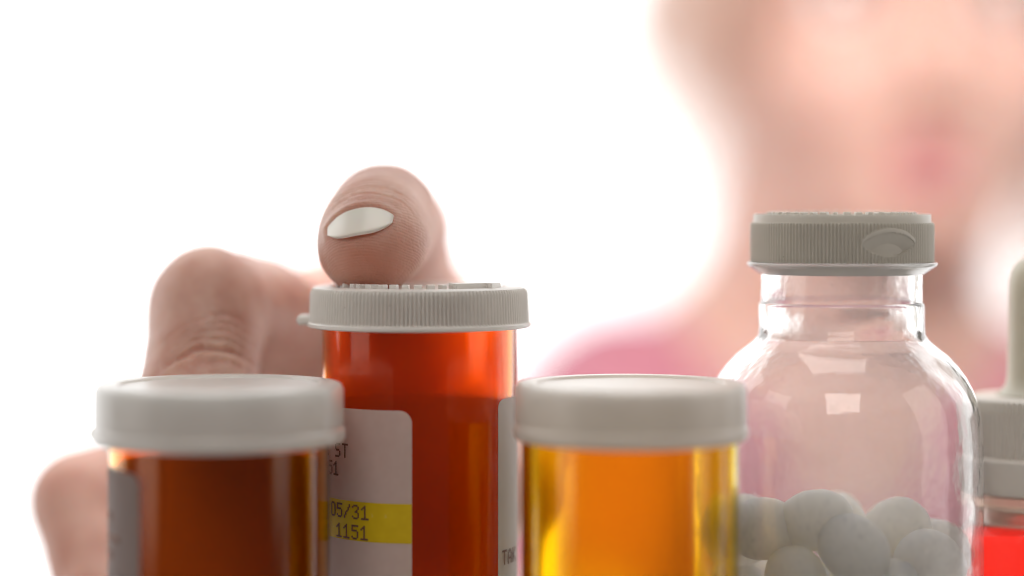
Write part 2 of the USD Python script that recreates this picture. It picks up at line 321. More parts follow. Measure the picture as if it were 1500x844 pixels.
# front left vial
DL = 0.368; RLB = 160 / F * DL; RLC = 183.5 / F * DL; TOPL = ZC - 0.0300
vl = thing('pill_vial', 'dark amber pill vial with a smooth white cap in front at the left', 'pill bottle', base_of(322, DL))
obj('vial_body', vial_body(RLB, TOPL - 0.0022), 'amber_brown', vl)
m = cap_mesh(RLC - 0.0003, 0.0099, 0.0001, None, lip=True); m.apply_translation((0, 0, TOPL))
cp = obj('cap', m, 'ivory_plastic', vl, 30)
obj('tab', box(0.0024, 0.004, 0.0022, (-RLC + 0.0006, 0, TOPL - 0.0085), 0.0010), 'ivory_plastic', cp)
DFL = DL - RLB * 0.8
lab = obj('label', curved_sheet(RLB + 0.00003, A(-268), A(-36.5), 0.006, zz(695, DFL), 0.00012, 0.0022, 60), 'grey_paper', vl, 40)
for zc, w, h in ((zz(765, DFL), 0.0026, 0.0016), (zz(797, DFL), 0.006, 0.0010), (zz(822, DFL), 0.003, 0.0016)):
    obj('printed_smudge', curved_sheet(RLB + 0.00017, A(-72), A(-72) + w / RLB, zc - h / 2, zc + h / 2, 0.00003, 0.0003, 10), 'brown_ink', lab)

# front right vial
DR = 0.366; RRB = 159 / F * DR; RRC = 172.5 / F * DR; TOPR = ZC - 260 / F * DR
vr = thing('pill_vial', 'light orange pill vial with a smooth white cap in front of the clear bottle', 'pill bottle', base_of(923.5, DR))
obj('vial_body', vial_body(RRB, TOPR - 0.0022), 'amber_light', vr)
m = cap_mesh(RRC - 0.0003, 0.0095, 0.0001, None, lip=True); m.apply_translation((0, 0, TOPR))
obj('cap', m, 'beige_plastic', vr, 30)

# ------------------------------------------------------------------ clear bottle with tablets
DC = 0.392; U = DC / F
cb = thing('clear_bottle', 'wide clear plastic bottle of white tablets with a taupe ribbed cap', 'bottle', base_of(1233, DC))
zc_ = lambda py: zz(py, DC)
outer = [(0, 0), (200 * U, 0), *[(204 * U, z) for z in np.linspace(0.002, zc_(650), 26)], (203 * U, zc_(625)), (200 * U, zc_(605)), (195 * U, zc_(585)), (188 * U, zc_(567)), (179 * U, zc_(551)), (167 * U, zc_(535)), (153 * U, zc_(520)), (138 * U, zc_(508)), (127 * U, zc_(499)), (121 * U, zc_(490)), (120 * U, zc_(478)),
         (120 * U, zc_(447)), (119 * U, zc_(444)), (117 * U, zc_(442)), (116.5 * U, zc_(420)), (116.5 * U, zc_(330))]
W = 0.0008
p = np.array(outer)
d = np.gradient(p, axis=0); nrm = np.stack([d[:, 1], -d[:, 0]], 1); nrm /= np.linalg.norm(nrm, axis=1, keepdims=True)
inner = p - nrm * W
inner = [(0, 0.0018), (196 * U, 0.0022)] + [tuple(q) for q in inner[3:]]
inner[-1] = (116.5 * U - W, zc_(330))
for i in range(len(inner)):
    if inner[i][1] > zc_(482): inner[i] = (min(inner[i][0], 108.5 * U), inner[i][1])
prof = np.array(outer + inner[::-1])
bot = revolve(prof, 200)
v = bot.vertices.copy(); rr = np.hypot(v[:, 0], v[:, 1]); go = np.where(rr > 0.005, 0.00042 * (meshkit.fbm(v * 70.0 + 9, 2, 11) - 0.5), 0)
v[:, :2] *= (1 + go / np.maximum(rr, 1e-6))[:, None]; bot.vertices = v          # slightly uneven moulded wall
obj('bottle_body', bot, 'clear_plastic', cb, 35)
# collar under the cap
colr = round_profile([(118.3 * U, zc_(402)), (137 * U, zc_(389)), (138 * U, zc_(385)), (136 * U, zc_(383.5)), (118.3 * U, zc_(383.5))], 0.0003, 3)
obj('collar', revolve(colr, 160), 'milky_plastic', cb)
Rc = 133.5 * U; zt, zs, zb = zc_(314), zc_(326), zc_(383)
prof = [(0, zt - 0.0006), (Rc * 0.90, zt - 0.0006), (Rc * 0.905, zt), (128 * U, zt), (128.6 * U, zt - 0.0003), (128.8 * U, zs + 0.0003), (129.2 * U, zs), (Rc - 0.0002, zs), (Rc, zs - 0.0003),
        *[(Rc, z) for z in np.linspace(zs - 0.0005, zb + 0.0002, 40)], (Rc, zb), (Rc - 0.0003, zb), (Rc - 0.0011, zb), (Rc - 0.0011, zt - 0.002), (0, zt - 0.002)]
capm = revolve(prof, 158 * 8, (158, 0.00050, set(range(8, 50))))
bear = math.asin((1284 - 1233) / 133.5)
# smooth scooped thumb rest in the ribs under an arched brow
v = capm.vertices.copy(); r = np.hypot(v[:, 0], v[:, 1]); ba = np.arctan2(v[:, 0], -v[:, 1]) - bear
sx = ba * Rc / (44 * U); hh = 17 * U * np.clip(1 - sx ** 2, 0, 1) ** 0.75
zc0 = zc_(356); q = np.where(hh > 1e-5, (v[:, 2] - zc0) / np.maximum(hh, 1e-5), 9.0)
side = (r > Rc - 0.0009) & (v[:, 2] < zs - 0.0003) & (v[:, 2] > zb + 0.0001) & (np.abs(sx) < 1)
ins_ = side & (np.abs(q) < 1)
newr = np.where(ins_, Rc - 0.0020 * ((1 - q) / 2) ** 0.8 * (1 - sx ** 2), r)
brow = side & (q >= 1) & (v[:, 2] - zc0 - hh < 0.0007)
newr = np.where(brow, Rc + 0.00022, newr)
v[:, :2] *= (newr / np.maximum(r, 1e-9))[:, None]
capm.vertices = v
cc = obj('cap', capm, 'grey_plastic', cb, 30)
obj('raised_marks', ring_marks(Rc * 0.76, 0.0022, A(-180), A(360), 40, zt - 0.0008, 0.0012, 6), 'grey_plastic', cc, 30)

# tablets: the ones in view placed by hand, the rest settled under them
RI = 204 * U - W - 0.0003
cxy = np.array(base_of(1233, DC))[:2]
def pill_at(px, py, d):
    q = P(px, py, d + 0.115); return [q[0] - cxy[0], q[1] - cxy[1], q[2]]
seen = [((1190, 772, 0.266), 'large round white tablet at the top of the pile in the clear bottle'),
        ((1245, 806, 0.2605), 'round white tablet standing foremost in the clear bottle'),
        ((1131, 775, 0.269), 'white tablet left of the topmost one in the clear bottle'),
        ((1232, 774, 0.281), 'white tablet half hidden behind the topmost one'),
        ((1318, 785, 0.276), 'upright white tablet right of the foremost one'),
        ((1350, 832, 0.266), 'white tablet with a bright top below the upright one'),
        ((1389, 808, 0.279), 'rightmost white tablet touching the bottle wall'),
        ((1160, 855, 0.261), 'yellowish white tablet low at the left front of the pile'),
        ((1085, 775, 0.279), 'leftmost white tablet half behind the orange vial'),
        ((1308, 868, 0.262), 'white tablet low in front below the foremost one')]
RP = 0.0063
pos = np.array([pill_at(*s[0]) for s in seen])
NF = len(pos); NB = 38
r_ = RI - RP; ang_ = rng.uniform(0, 2 * np.pi, NB); rad_ = r_ * np.sqrt(rng.uniform(0, 1, NB))
free = np.stack([rad_ * np.cos(ang_), rad_ * np.sin(ang_), rng.uniform(0.0085, 0.034, NB)], 1)
X = np.vstack([pos, free])
for it in range(600):
    dv = X[:, None] - X[None]; L = np.linalg.norm(dv, axis=2) + np.eye(len(X))
    ov = np.clip(2 * RP * 0.99 - L, 0, None) * (1 - np.eye(len(X)))
    mv = (dv / L[..., None] * ov[..., None]).sum(1) * 0.35
    mv[:NF] *= 0.03
    X += mv
    X[NF:, 2] = np.clip(X[NF:, 2] - 0.00002, 0.0022 + RP, 0.0345)
    rr = np.linalg.norm(X[:, :2], axis=1); over = rr > r_
    X[over, :2] *= (r_ / rr[over])[:, None]
    X[:NF] += (pos - X[:NF]) * 0.02
ico = trimesh.creation.icosphere(4, 1.0)
for i, x in enumerate(X):
    v = ico.vertices.copy()
    # biconvex tablet, thick and rounded, with a soft waist
    h = 0.84 if i < NF else 0.84
    v[:, 2] = np.sign(v[:, 2]) * np.abs(v[:, 2]) ** 0.92 * h
    v[:, :2] *= 1.03
    v += (meshkit.fbm(v * 2.0 + i, 2, i)[:, None] - 0.5) * 0.03
    pm = trimesh.Trimesh(v * RP, ico.faces, process=False)
    pm.apply_transform(trimesh.transformations.random_rotation_matrix(rng.uniform(size=3)))
    t = thing('tablet', seen[i][1] if i < NF else 'white tablet buried deep in the pile below the others', 'tablet', (x[0] + cxy[0], x[1] + cxy[1], x[2]), 0, 'white tablets in the clear bottle')
    obj('tablet_shell', pm, 'tablet', t, True)

# ------------------------------------------------------------------ dropper bottle
DD = 0.403; V = DD / F
db = thing('dropper_bottle', 'red dropper bottle with a rubber bulb standing at the right edge', 'dropper bottle', base_of(1516, DD))
zd = lambda py: zz(py, DD)
bulb = [(0, zd(374)), (8 * V, zd(374.6)), (17 * V, zd(378)), (25 * V, zd(384)), (31 * V, zd(392)), (35 * V, zd(402)), (37 * V, zd(416)), (37.5 * V, zd(440)), (38 * V, zd(500)), (39.5 * V, zd(550)), (42 * V, zd(565)), (50 * V, zd(573)), (56 * V, zd(577)), (56 * V, zd(584)), (0, zd(584))]
obj('rubber_bulb', revolve(bulb, 96), 'rubber', db, 40)
R1 = 98 * V
prof = [(0, zd(579)), (86 * V, zd(579)), (91 * V, zd(580)), (R1 - 0.0003, zd(583)), (R1, zd(586)), (R1, zd(664)), (R1 + 0.0002, zd(666)), (103 * V, zd(669)), (104 * V, zd(673)), (104 * V, zd(713)), (102 * V, zd(717)), (96 * V, zd(717)), (96 * V, zd(600)), (0, zd(600))]
obj('cap', revolve(prof, 76 * 8, (76, 0.00065, {4, 5})), 'dropper_plastic', db, 30)
prof = round_profile([(78 * V, zd(716)), (101 * V, zd(719)), (101 * V, zd(733)), (92 * V, zd(741)), (78 * V, zd(743))], 0.0004, 4)
obj('neck_ring', revolve(prof, 120), 'frosted_plastic', db)
obj('bottle_neck', revolve(round_profile([(70 * V, zd(743.3)), (77 * V, zd(743.3)), (78 * V, zd(756)), (82 * V, zd(764)), (70 * V, zd(764))], 0.0003, 3), 120), 'frosted_plastic', db)
prof = [(0, zd(764.3)), (82 * V, zd(764.3)), (94 * V, zd(770)), (101 * V, zd(780)), (104 * V, zd(796)), (105 * V, zd(830)), (105 * V, 0.002), (102 * V, 0.0), (0, 0.0)]
obj('glass_body', revolve(prof, 140), 'red_liquid', db, 50)

# ------------------------------------------------------------------ the person: signed distances, surface nets
def cone(a, b, ra, rb):
    a, b = np.array(a, float), np.array(b, float); ba = b - a; l2 = ba @ ba
    def f(p):
        t = np.clip((p - a) @ ba / l2, 0, 1)
        return np.linalg.norm(p - a - t[:, None] * ba, axis=1) - (ra + (rb - ra) * t)
    return f
def ell(c, r, rot=None):
    c, r = np.array(c, float), np.array(r, float)
    def f(p):
        q = p - c
        if rot is not None: q = q @ rot
        k0 = np.linalg.norm(q / r, axis=1); k1 = np.linalg.norm(q / r ** 2, axis=1)
        return k0 * (k0 - 1) / np.maximum(k1, 1e-9)
    return f
def smin(a, b, k):
    h = np.clip(0.5 + 0.5 * (b - a) / k, 0, 1)
    return b + (a - b) * h - k * h * (1 - h)
def union(prims):
    """prims: (function, blend radius) in order."""
    def f(p):
        d = prims[0][0](p)
        for g, k in prims[1:]: d = smin(d, g(p), k)
        return d
    return f
def nets(f, lo, hi, h):
    lo, hi = np.array(lo, float), np.array(hi, float)
    n = np.ceil((hi - lo) / h).astype(int) + 1
    ax = [lo[i] + h * np.arange(n[i]) for i in range(3)]
    g = np.empty(n, np.float32)
    yz = np.stack(np.meshgrid(ax[1], ax[2], indexing='ij'), -1).reshape(-1, 2)
    step = max(1, int(400000 / len(yz)))
    for i in range(0, n[0], step):
        xs = ax[0][i:i + step]
        p = np.concatenate([np.repeat(xs, len(yz))[:, None], np.tile(yz, (len(xs), 1))], 1)
        g[i:i + step] = f(p).reshape(len(xs), n[1], n[2])
    ins = g < 0
    cnt = np.zeros(n - 1, int); acc = np.zeros((*(n - 1), 3)); wsum = np.zeros(n - 1)
    cor = [(i, j, k) for i in (0, 1) for j in (0, 1) for k in (0, 1)]
    sl = lambda c: tuple(slice(c[q], n[q] - 1 + c[q]) for q in range(3))
    for a in cor:
        for ax_ in range(3):
            if a[ax_] == 0:
                b = list(a); b[ax_] = 1
                A_, B_ = g[sl(a)], g[sl(b)]
                cr = (A_ < 0) != (B_ < 0)
                t = np.where(cr, A_ / np.where(cr, A_ - B_, 1), 0)
                for q in range(3): acc[..., q] += np.where(cr, a[q] + (t if q == ax_ else 0), 0)
                wsum += cr
    act = wsum > 0
    idx = -np.ones(n - 1, int); idx[act] = np.arange(act.sum())
    v = lo + h * (np.argwhere(act) + acc[act] / wsum[act][:, None])
    F_ = []
    for ax_ in range(3):
        s0 = [slice(1, n[q] - 1) for q in range(3)]; s0[ax_] = slice(0, n[ax_] - 1)
        s1 = list(s0); s1[ax_] = slice(1, n[ax_])
        A_, B_ = ins[tuple(s0)], ins[tuple(s1)]
        cells = np.argwhere(A_ != B_)
        off = np.array([1, 1, 1]); off[ax_] = 0
        cells = cells + off
        u, w = (ax_ + 1) % 3, (ax_ + 2) % 3
        def at(du, dw):
            c = cells.copy(); c[:, u] += du; c[:, w] += dw; return idx[c[:, 0], c[:, 1], c[:, 2]]
        q = np.stack([at(-1, -1), at(0, -1), at(0, 0), at(-1, 0)], 1)
        flip = ~A_[A_ != B_]
        q[flip] = q[flip][:, ::-1]
        F_.append(q)
    q = np.vstack(F_)
    return trimesh.Trimesh(v, np.vstack([q[:, [0, 1, 2]], q[:, [0, 2, 3]]]), process=False)
def grad(f, p, e=1e-4):
    g = np.stack([f(p + np.eye(3)[i] * e) - f(p - np.eye(3)[i] * e) for i in range(3)], 1)
    return g / np.maximum(np.linalg.norm(g, axis=1, keepdims=True), 1e-9)
def project(f, p, n=3):
    for _ in range(n): p = p - grad(f, p) * f(p)[:, None]
    return p

# joints of the right hand
def H(px, py, d): return P(px, py, d + 0.1232)
I_tip, I_dip, I_pip, I_mcp = H(546, 362, 0.2675), H(562, 319, 0.2850), H(578, 336, 0.3100), H(608, 476, 0.350)
M_mcp, M_pip, M_dip, M_tip = H(470, 492, 0.342), H(308, 452, 0.291), H(290, 590, 0.277), H(335, 720, 0.278)
R_mcp, R_pip, R_dip, R_tip = H(350, 640, 0.364), H(120, 735, 0.322), H(152, 885, 0.308), H(215, 1010, 0.305)
L_mcp, L_pip, L_dip, L_tip = H(350, 800, 0.375), H(210, 900, 0.345), H(240, 1020, 0.333), H(290, 1090, 0.33)
WR = np.array([-0.040, 0.548, ZC - 0.090]); EL = np.array([0.010, 0.79, ZC - 0.255])
T_cmc, T_mcp, T_ip, T_tip = P(640, 740, 0.480), P(726, 640, 0.445), P(728, 715, 0.430), P(700, 770, 0.4235)
# frame of the last joint of the index finger: it points at the camera and dips
dip_ = A(37)
ax_d = np.array([-0.10, -math.cos(dip_), -math.sin(dip_)]); ax_d /= np.linalg.norm(ax_d)
side0 = np.cross(ax_d, [0, 0, 1]); side0 /= np.linalg.norm(side0)
if side0[0] < 0: side0 = -side0
dor0 = np.cross(side0, ax_d); dor0 = dor0 if dor0[2] > 0 else -dor0
roll = A(17)
dorsal = dor0 * math.cos(roll) - side0 * math.sin(roll); lateral = side0 * math.cos(roll) + dor0 * math.sin(roll)
NA, ND = 0.0096, 0.0071      # half width and half thickness of the fingertip

def hand_sdf():
    pr = []
    add = lambda a, b, ra, rb, k: pr.append((cone(a, b, ra, rb), k))
    add(WR, (I_mcp + M_mcp) / 2, 0.017, 0.0125, 0.0)
    add(WR, R_mcp, 0.017, 0.012, 0.010); add(WR, L_mcp, 0.017, 0.011, 0.010)
    add(WR, I_mcp, 0.016, 0.0125, 0.010); add(WR, M_mcp, 0.016, 0.0125, 0.010)
    add(I_mcp, M_mcp, 0.0118, 0.0118, 0.008); add(M_mcp, R_mcp, 0.0118, 0.0115, 0.008); add(R_mcp, L_mcp, 0.0112, 0.0105, 0.008)
    add(WR, EL, 0.022, 0.036, 0.014)
    add(WR, T_cmc, 0.016, 0.013, 0.012); add(T_cmc, T_mcp, 0.013, 0.0112, 0.010); add(T_cmc, I_mcp, 0.010, 0.009, 0.014)
    add(T_mcp, T_ip, 0.0108, 0.0095, 0.004); add(T_ip, T_tip, 0.0095, 0.0082, 0.003)
    # index
    add(I_mcp, I_pip, 0.0116, 0.0098, 0.005); add(I_pip, I_dip, 0.0098, 0.0090, 0.003)
    return pr
def fingers():
    add = lambda a, b, ra, rb, k: (cone(a, b, ra, rb), k)
    tipc = I_tip
    fs = [add(I_dip, I_tip - ax_d * 0.002, 0.0094, 0.0078, 0.004), (ell((I_dip + I_tip) / 2 - lateral * 0.0002, (0.0099, 0.0095, 0.0090)), 0.005)]
    Rm = np.stack([lateral, ax_d, dorsal], 1)
    fs.append((ell(I_tip - ax_d * 0.001, (NA, 0.0094, ND), Rm), 0.005))
    md = (M_pip - M_dip); md /= np.linalg.norm(md)
    fs += [add(M_mcp, M_pip, 0.0114, 0.0097, 0.005), add(M_pip, M_dip, 0.0108, 0.0106, 0.004), (ell(H(372, 455, 0.312), (0.0095, 0.012, 0.0095)), 0.008), (ell(H(340, 446, 0.301), (0.0085, 0.009, 0.0095)), 0.005), add(M_dip, M_tip, 0.0104, 0.0085, 0.003)]
    fs.append((ell(M_pip + np.array([-0.0005, -0.0015, 0.0003]), (0.0097, 0.0102, 0.0109)), 0.004))
    fs += [add(R_mcp, R_pip, 0.0112, 0.0098, 0.005), add(R_pip, R_dip, 0.0100, 0.0088, 0.003), add(R_dip, R_tip, 0.0088, 0.0076, 0.003)]
    fs += [add(L_mcp, L_pip, 0.0100, 0.0088, 0.004), add(L_pip, L_dip, 0.0087, 0.0076, 0.003), add(L_dip, L_tip, 0.0076, 0.0066, 0.003)]
    return fs
hsdf = union(hand_sdf() + fingers())
hm = nets(hsdf, (-0.112, 0.374, 0.012), (0.028, 0.598, ZC + 0.014), 0.0014)
hm.vertices = project(hsdf, hm.vertices, 2)
def refine_where(m, test, times):
    for _ in range(times):
        c = m.triangles_center; sel = np.nonzero(test(c))[0]
        ed = np.linalg.norm(m.vertices[m.edges_unique[:, 0]] - m.vertices[m.edges_unique[:, 1]], axis=1)
        # whole-edge split keeps the surface closed
        mark = np.zeros(len(m.edges_unique), bool); mark[m.faces_unique_edges[sel].ravel()] = True
        new = -np.ones(len(mark), int); new[mark] = len(m.vertices) + np.arange(mark.sum())
        mid = m.vertices[m.edges_unique[mark]].mean(1)
        V_ = np.vstack([m.vertices, mid]); out = []
        fe = m.faces_unique_edges; k = new[fe]
        f = m.faces; cnt = (k >= 0).sum(1)
        out.append(f[cnt == 0])
        q = cnt == 3; a, b, c_ = f[q].T; ab, bc, ca = k[q].T
        out += [np.stack(x, 1) for x in ((a, ab, ca), (ab, b, bc), (ca, bc, c_), (ab, bc, ca))]
        for sh in range(3):
            fr = np.roll(f, -sh, 1); kr = np.roll(k, -sh, 1)
            q = (cnt == 1) & (kr[:, 0] >= 0); a, b, c_ = fr[q].T; ab = kr[q, 0]
            out += [np.stack((a, ab, c_), 1), np.stack((ab, b, c_), 1)]
            q = (cnt == 2) & (kr[:, 2] < 0); a, b, c_ = fr[q].T; ab, bc = kr[q, 0], kr[q, 1]
            out += [np.stack((ab, b, bc), 1), np.stack((a, ab, bc), 1), np.stack((a, bc, c_), 1)]
        m = trimesh.Trimesh(V_, np.vstack(out), process=False)
    return m
near = lambda c, a, r: np.linalg.norm(c - a, axis=1) < r
hm = refine_where(hm, lambda c: near(c, I_tip, 0.024) | near(c, M_pip, 0.022), 1)
hm = refine_where(hm, lambda c: near(c, I_tip, 0.019), 1)
hm.vertices = project(hsdf, hm.vertices, 2)

# nail outline in finger coordinates: u = bearing about the finger axis from dorsal, t = distance along it from the tip centre
NPHI = A(37)
NC = I_tip + lateral * 0.0009
def nail_edges(q):                       # q = -1..1 across
    return -0.0006 + 0.0014 * np.abs(q) ** 2.8, 0.0057 - 0.0032 * np.abs(q) ** 2.6
def nail_dir(phi):
    return lateral * (NA * math.sin(phi)) + dorsal * (ND * math.cos(phi))
def skin_scale(phi, t):
    """How far along nail_dir the skin lies, for arrays of bearing and distance."""
    d = lateral * (NA * np.sin(phi))[:, None] + dorsal * (ND * np.cos(phi))[:, None]
    k = np.linspace(0.5, 1.9, 71); out = np.full(len(t), np.nan)
    for i in range(len(t)):
        v = hsdf(NC + ax_d * t[i] + d[i] * k[:, None]); j = np.nonzero((v[:-1] < 0) & (v[1:] >= 0))[0]
        out[i] = k[j[0]] + 0.02 * v[j[0]] / (v[j[0]] - v[j[0] + 1]) if len(j) else 1.0
    return out
def finger_coords(p):
    r = p - NC; t = r @ ax_d; a = r @ lateral; b = r @ dorsal
    return np.arctan2(a / NA, b / ND), t, np.hypot(a, b)
def details(v):
    n = grad(hsdf, v); h = np.zeros(len(v))
    # index: nail bed, nail folds, knuckle creases
    phi, t, rad = finger_coords(v); q = phi / NPHI
    t0, t1 = nail_edges(np.clip(q, -1, 1))
    ins = np.minimum(np.minimum((1 - np.abs(q)) * NPHI * rad, t - t0), 0.02)
    front = ((t < t1 + 0.001) & (np.abs(phi) < 1.5) & near(v, I_tip, 0.016)) / (1 + np.exp((t - 0.0030) / 0.0003))
    h += front * (-0.00036 / (1 + np.exp(-np.clip(ins / 0.00016, -40, 40))))
    h += front * 0.00030 * np.exp(-((ins + 0.0007) / 0.0007) ** 2)
    dm = np.exp(-(phi / 0.95) ** 4)
    wob = 0.0006 * (meshkit.noise(v * 260.0) - 0.5)
    for tt, dep, w, bow in ((-0.0046, 0.00024, 0.00034, 0.0030), (-0.0062, 0.00024, 0.00034, 0.0030), (-0.0077, 0.00034, 0.00042, 0.0026), (-0.0091, 0.00034, 0.00045, 0.0018), (-0.0106, 0.00030, 0.00045, 0.0010), (-0.0123, 0.00020, 0.0005, 0.0004), (-0.0070, 0.00014, 0.00025, 0.0026), (-0.0099, 0.00016, 0.0003, 0.0016)):
        s = t - tt - bow * phi ** 2 * 1.0 + wob * 1.6
        h -= np.where(near(v, I_tip, 0.032), dep * dm * np.exp(-(s / w) ** 2), 0)
    h += np.where(near(v, I_tip, 0.03), 0.0003 * (meshkit.fbm(v * 190.0, 3) - 0.5), 0)
    # crease on the lower side of the finger at the joint
    # middle finger: arcs of folded skin over the bent knuckle
    c0 = H(300, 520, 0.273)
    r = v - c0
    e1 = np.array([1.0, 0, 0.0]); up = np.array([0, 0.25, 0.97]); x = r @ e1; z = r @ up
    m_ = np.where(near(v, H(300, 500, 0.274), 0.021), np.exp(-(x / 0.0085) ** 4), 0)
    wob2 = 0.0012 * (meshkit.noise(v * 210.0, 4) - 0.5)
    for zz_, dep, w in ((-0.0014, 0.0006, 0.00045), (0.0016, 0.0014, 0.0006), (0.0034, 0.0009, 0.00045), (0.0049, 0.0008, 0.00045), (0.0063, 0.0006, 0.0004), (0.0080, 0.0005, 0.00045), (-0.0032, 0.0004, 0.0004)):
        s = z - zz_ + 52.0 * (x - 0.0025) ** 2 + wob2 * 1.6
        h -= m_ * dep * np.exp(-(s / w) ** 2)
    # broad tendon and bone relief elsewhere
    far = ~near(v, I_tip, 0.02)
    h += np.where(far, 0.0011 * (meshkit.fbm(v * 75.0 + 3, 3, 2) - 0.5), 0)
    return v + n * h[:, None]
hm.vertices = details(hm.vertices)

# body: head, neck, shoulders, right arm (coarse); the hand is joined to it as one surface
HX, HY = 0.165, 0.94
def B(x, y, z): return np.array([x, y, ZC + z])
head = [(ell(B(HX, HY + 0.020, 0.120), (0.073, 0.093, 0.088)), 0.0),
        (ell(B(HX, HY - 0.018, 0.040), (0.058, 0.060, 0.066)), 0.03),
        (ell(B(HX, HY - 0.048, -0.008), (0.026, 0.022, 0.020)), 0.03),          # chin
        (ell(B(HX - 0.038, HY - 0.045, 0.052), (0.024, 0.022, 0.024)), 0.02), (ell(B(HX + 0.038, HY - 0.045, 0.052), (0.024, 0.022, 0.024)), 0.02),  # cheeks
        (cone(B(HX, HY - 0.070, 0.085), B(HX, HY - 0.088, 0.049), 0.007, 0.0090), 0.016),                                   # nose
        (ell(B(HX - 0.012, HY - 0.074, 0.044), (0.008, 0.010, 0.007)), 0.006), (ell(B(HX + 0.012, HY - 0.074, 0.044), (0.008, 0.010, 0.007)), 0.006),
        (ell(B(HX, HY - 0.064, 0.106), (0.050, 0.012, 0.012)), 0.02),           # brow
        (ell(B(HX - 0.074, HY + 0.02, 0.075), (0.008, 0.018, 0.030)), 0.006), (ell(B(HX + 0.074, HY + 0.02, 0.075), (0.008, 0.018, 0.030)), 0.006),
        (cone(B(HX - 0.012, HY + 0.02, 0.02), B(0.140, 0.975, -0.09), 0.060, 0.064), 0.02),   # neck
        (cone(B(0.120, 0.98, -0.10), B(0.050, 0.94, -0.093), 0.050, 0.040), 0.03), (cone(B(0.120, 0.98, -0.10), B(0.255, 0.97, -0.10), 0.050, 0.042), 0.03),
        (ell(B(0.130, 1.00, -0.23), (0.135, 0.085, 0.20)), 0.04),
        (cone(B(0.046, 0.935, -0.097), EL, 0.040, 0.034), 0.02), (cone(EL, WR, 0.036, 0.0218), 0.012)]
bsdf_ = union(head)
def bsdf(p):
    d = bsdf_(p)
    for sx in (-1, 1):                                                           # eye sockets
        s = ell(B(HX + sx * 0.032, HY - 0.078, 0.083), (0.018, 0.014, 0.011))(p)
        d = -smin(-d, s, 0.010)
    return d
bm = nets(bsdf, (-0.09, 0.515, ZC - 0.46), (0.33, 1.12, ZC + 0.225), 0.0045)
bm.vertices = project(bsdf, bm.vertices, 1)
def manifold(t):
    return m3.Manifold(m3.Mesh(np.asarray(t.vertices, np.float32), np.asarray(t.faces, np.uint32)))
ma, mb = manifold(hm), manifold(bm)
if ma.status() == m3.Error.NoError and mb.status() == m3.Error.NoError:
    j = (ma + mb).to_mesh(); skin_mesh = trimesh.Trimesh(j.vert_properties[:, :3], j.tri_verts, process=False)
else:
    print('JOIN FAILED', ma.status(), mb.status()); skin_mesh = trimesh.util.concatenate([hm, bm])
pe = thing('person', 'blurred woman in a pink top reaching forward with her index finger on the tall vial', 'person')
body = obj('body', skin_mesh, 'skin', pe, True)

# nail plates
def nail_plate():
    nu, nv = 36, 36; top = []; low = []
    qs = -1 + 2 * np.arange(nu + 1) / nu
    TB = 0.0012
    s1 = skin_scale(qs * NPHI, np.full(nu + 1, TB)); s0 = skin_scale(qs * NPHI, np.full(nu + 1, -0.0024))
    from scipy.ndimage import gaussian_filter1d
    s1, s0 = gaussian_filter1d(s1, 3, mode='nearest'), gaussian_filter1d(s0, 3, mode='nearest')
    for j in range(nv + 1):
        for i in range(nu + 1):
            q = qs[i]; t0, t1 = nail_edges(q); t = t0 + (t1 - t0) * j / nv
            slope = (s1[i] - s0[i]) / (TB + 0.0024)
            sc = s1[i] + slope * (t - TB) - 900.0 * (t - 0.0005) ** 2
            edge = min(1, 9 * min(1 - abs(q), j / nv, 1 - j / nv + 0.02))
            d = nail_dir(q * NPHI); L = np.linalg.norm(d)
            for lst, lift in ((top, 0.00012 - 0.00018 * (1 - edge) ** 2), (low, -0.00050)):
                lst.append(NC + ax_d * t + d * (sc + lift / L))
    v = np.array(top + low); n1 = (nu + 1) * (nv + 1); f = []
    for j in range(nv):
        for i in range(nu):
            a = j * (nu + 1) + i; b = a + 1; c = a + nu + 1; d_ = c + 1
            f += [(a, b, d_), (a, d_, c), (n1 + a, n1 + d_, n1 + b), (n1 + a, n1 + c, n1 + d_)]
    rim = list(range(nu + 1)) + [j * (nu + 1) + nu for j in range(1, nv + 1)] + [nv * (nu + 1) + i for i in range(nu - 1, -1, -1)] + [j * (nu + 1) for j in range(nv - 1, 0, -1)]
    for k in range(len(rim)):
        a, b = rim[k], rim[(k + 1) % len(rim)]; f += [(a, n1 + a, b), (b, n1 + a, n1 + b)]
    t = trimesh.Trimesh(v, f, process=False); t.fix_normals()
    return t
obj('fingernail', nail_plate(), 'nail_polish', pe, 60, 'pale glossy nail of the index finger')

# face pieces
for sx in (-1, 1):
    e = trimesh.creation.icosphere(3, 0.0118); e.apply_translation(B(HX + sx * 0.032, HY - 0.0575, 0.083))
    ey = obj('eye', e, 'eye_white', pe, True)
    e = trimesh.creation.icosphere(3, 0.0060); e.apply_scale((1, 0.4, 1)); e.apply_translation(B(HX + sx * 0.032, HY - 0.0682, 0.083)); obj('iris', e, 'iris', ey, True)
    bsd = union([(cone(B(HX + sx * 0.013, HY - 0.0755, 0.101), B(HX + sx * 0.036, HY - 0.071, 0.107), 0.0038, 0.0034), 0), (cone(B(HX + sx * 0.036, HY - 0.071, 0.107), B(HX + sx * 0.053, HY - 0.052, 0.101), 0.0034, 0.0018), 0.002)])
    obj('eyebrow', nets(bsd, B(HX + sx * 0.033 - 0.032, HY - 0.085, 0.09), B(HX + sx * 0.033 + 0.032, HY - 0.04, 0.118), 0.0012), 'brow_hair', pe, True)
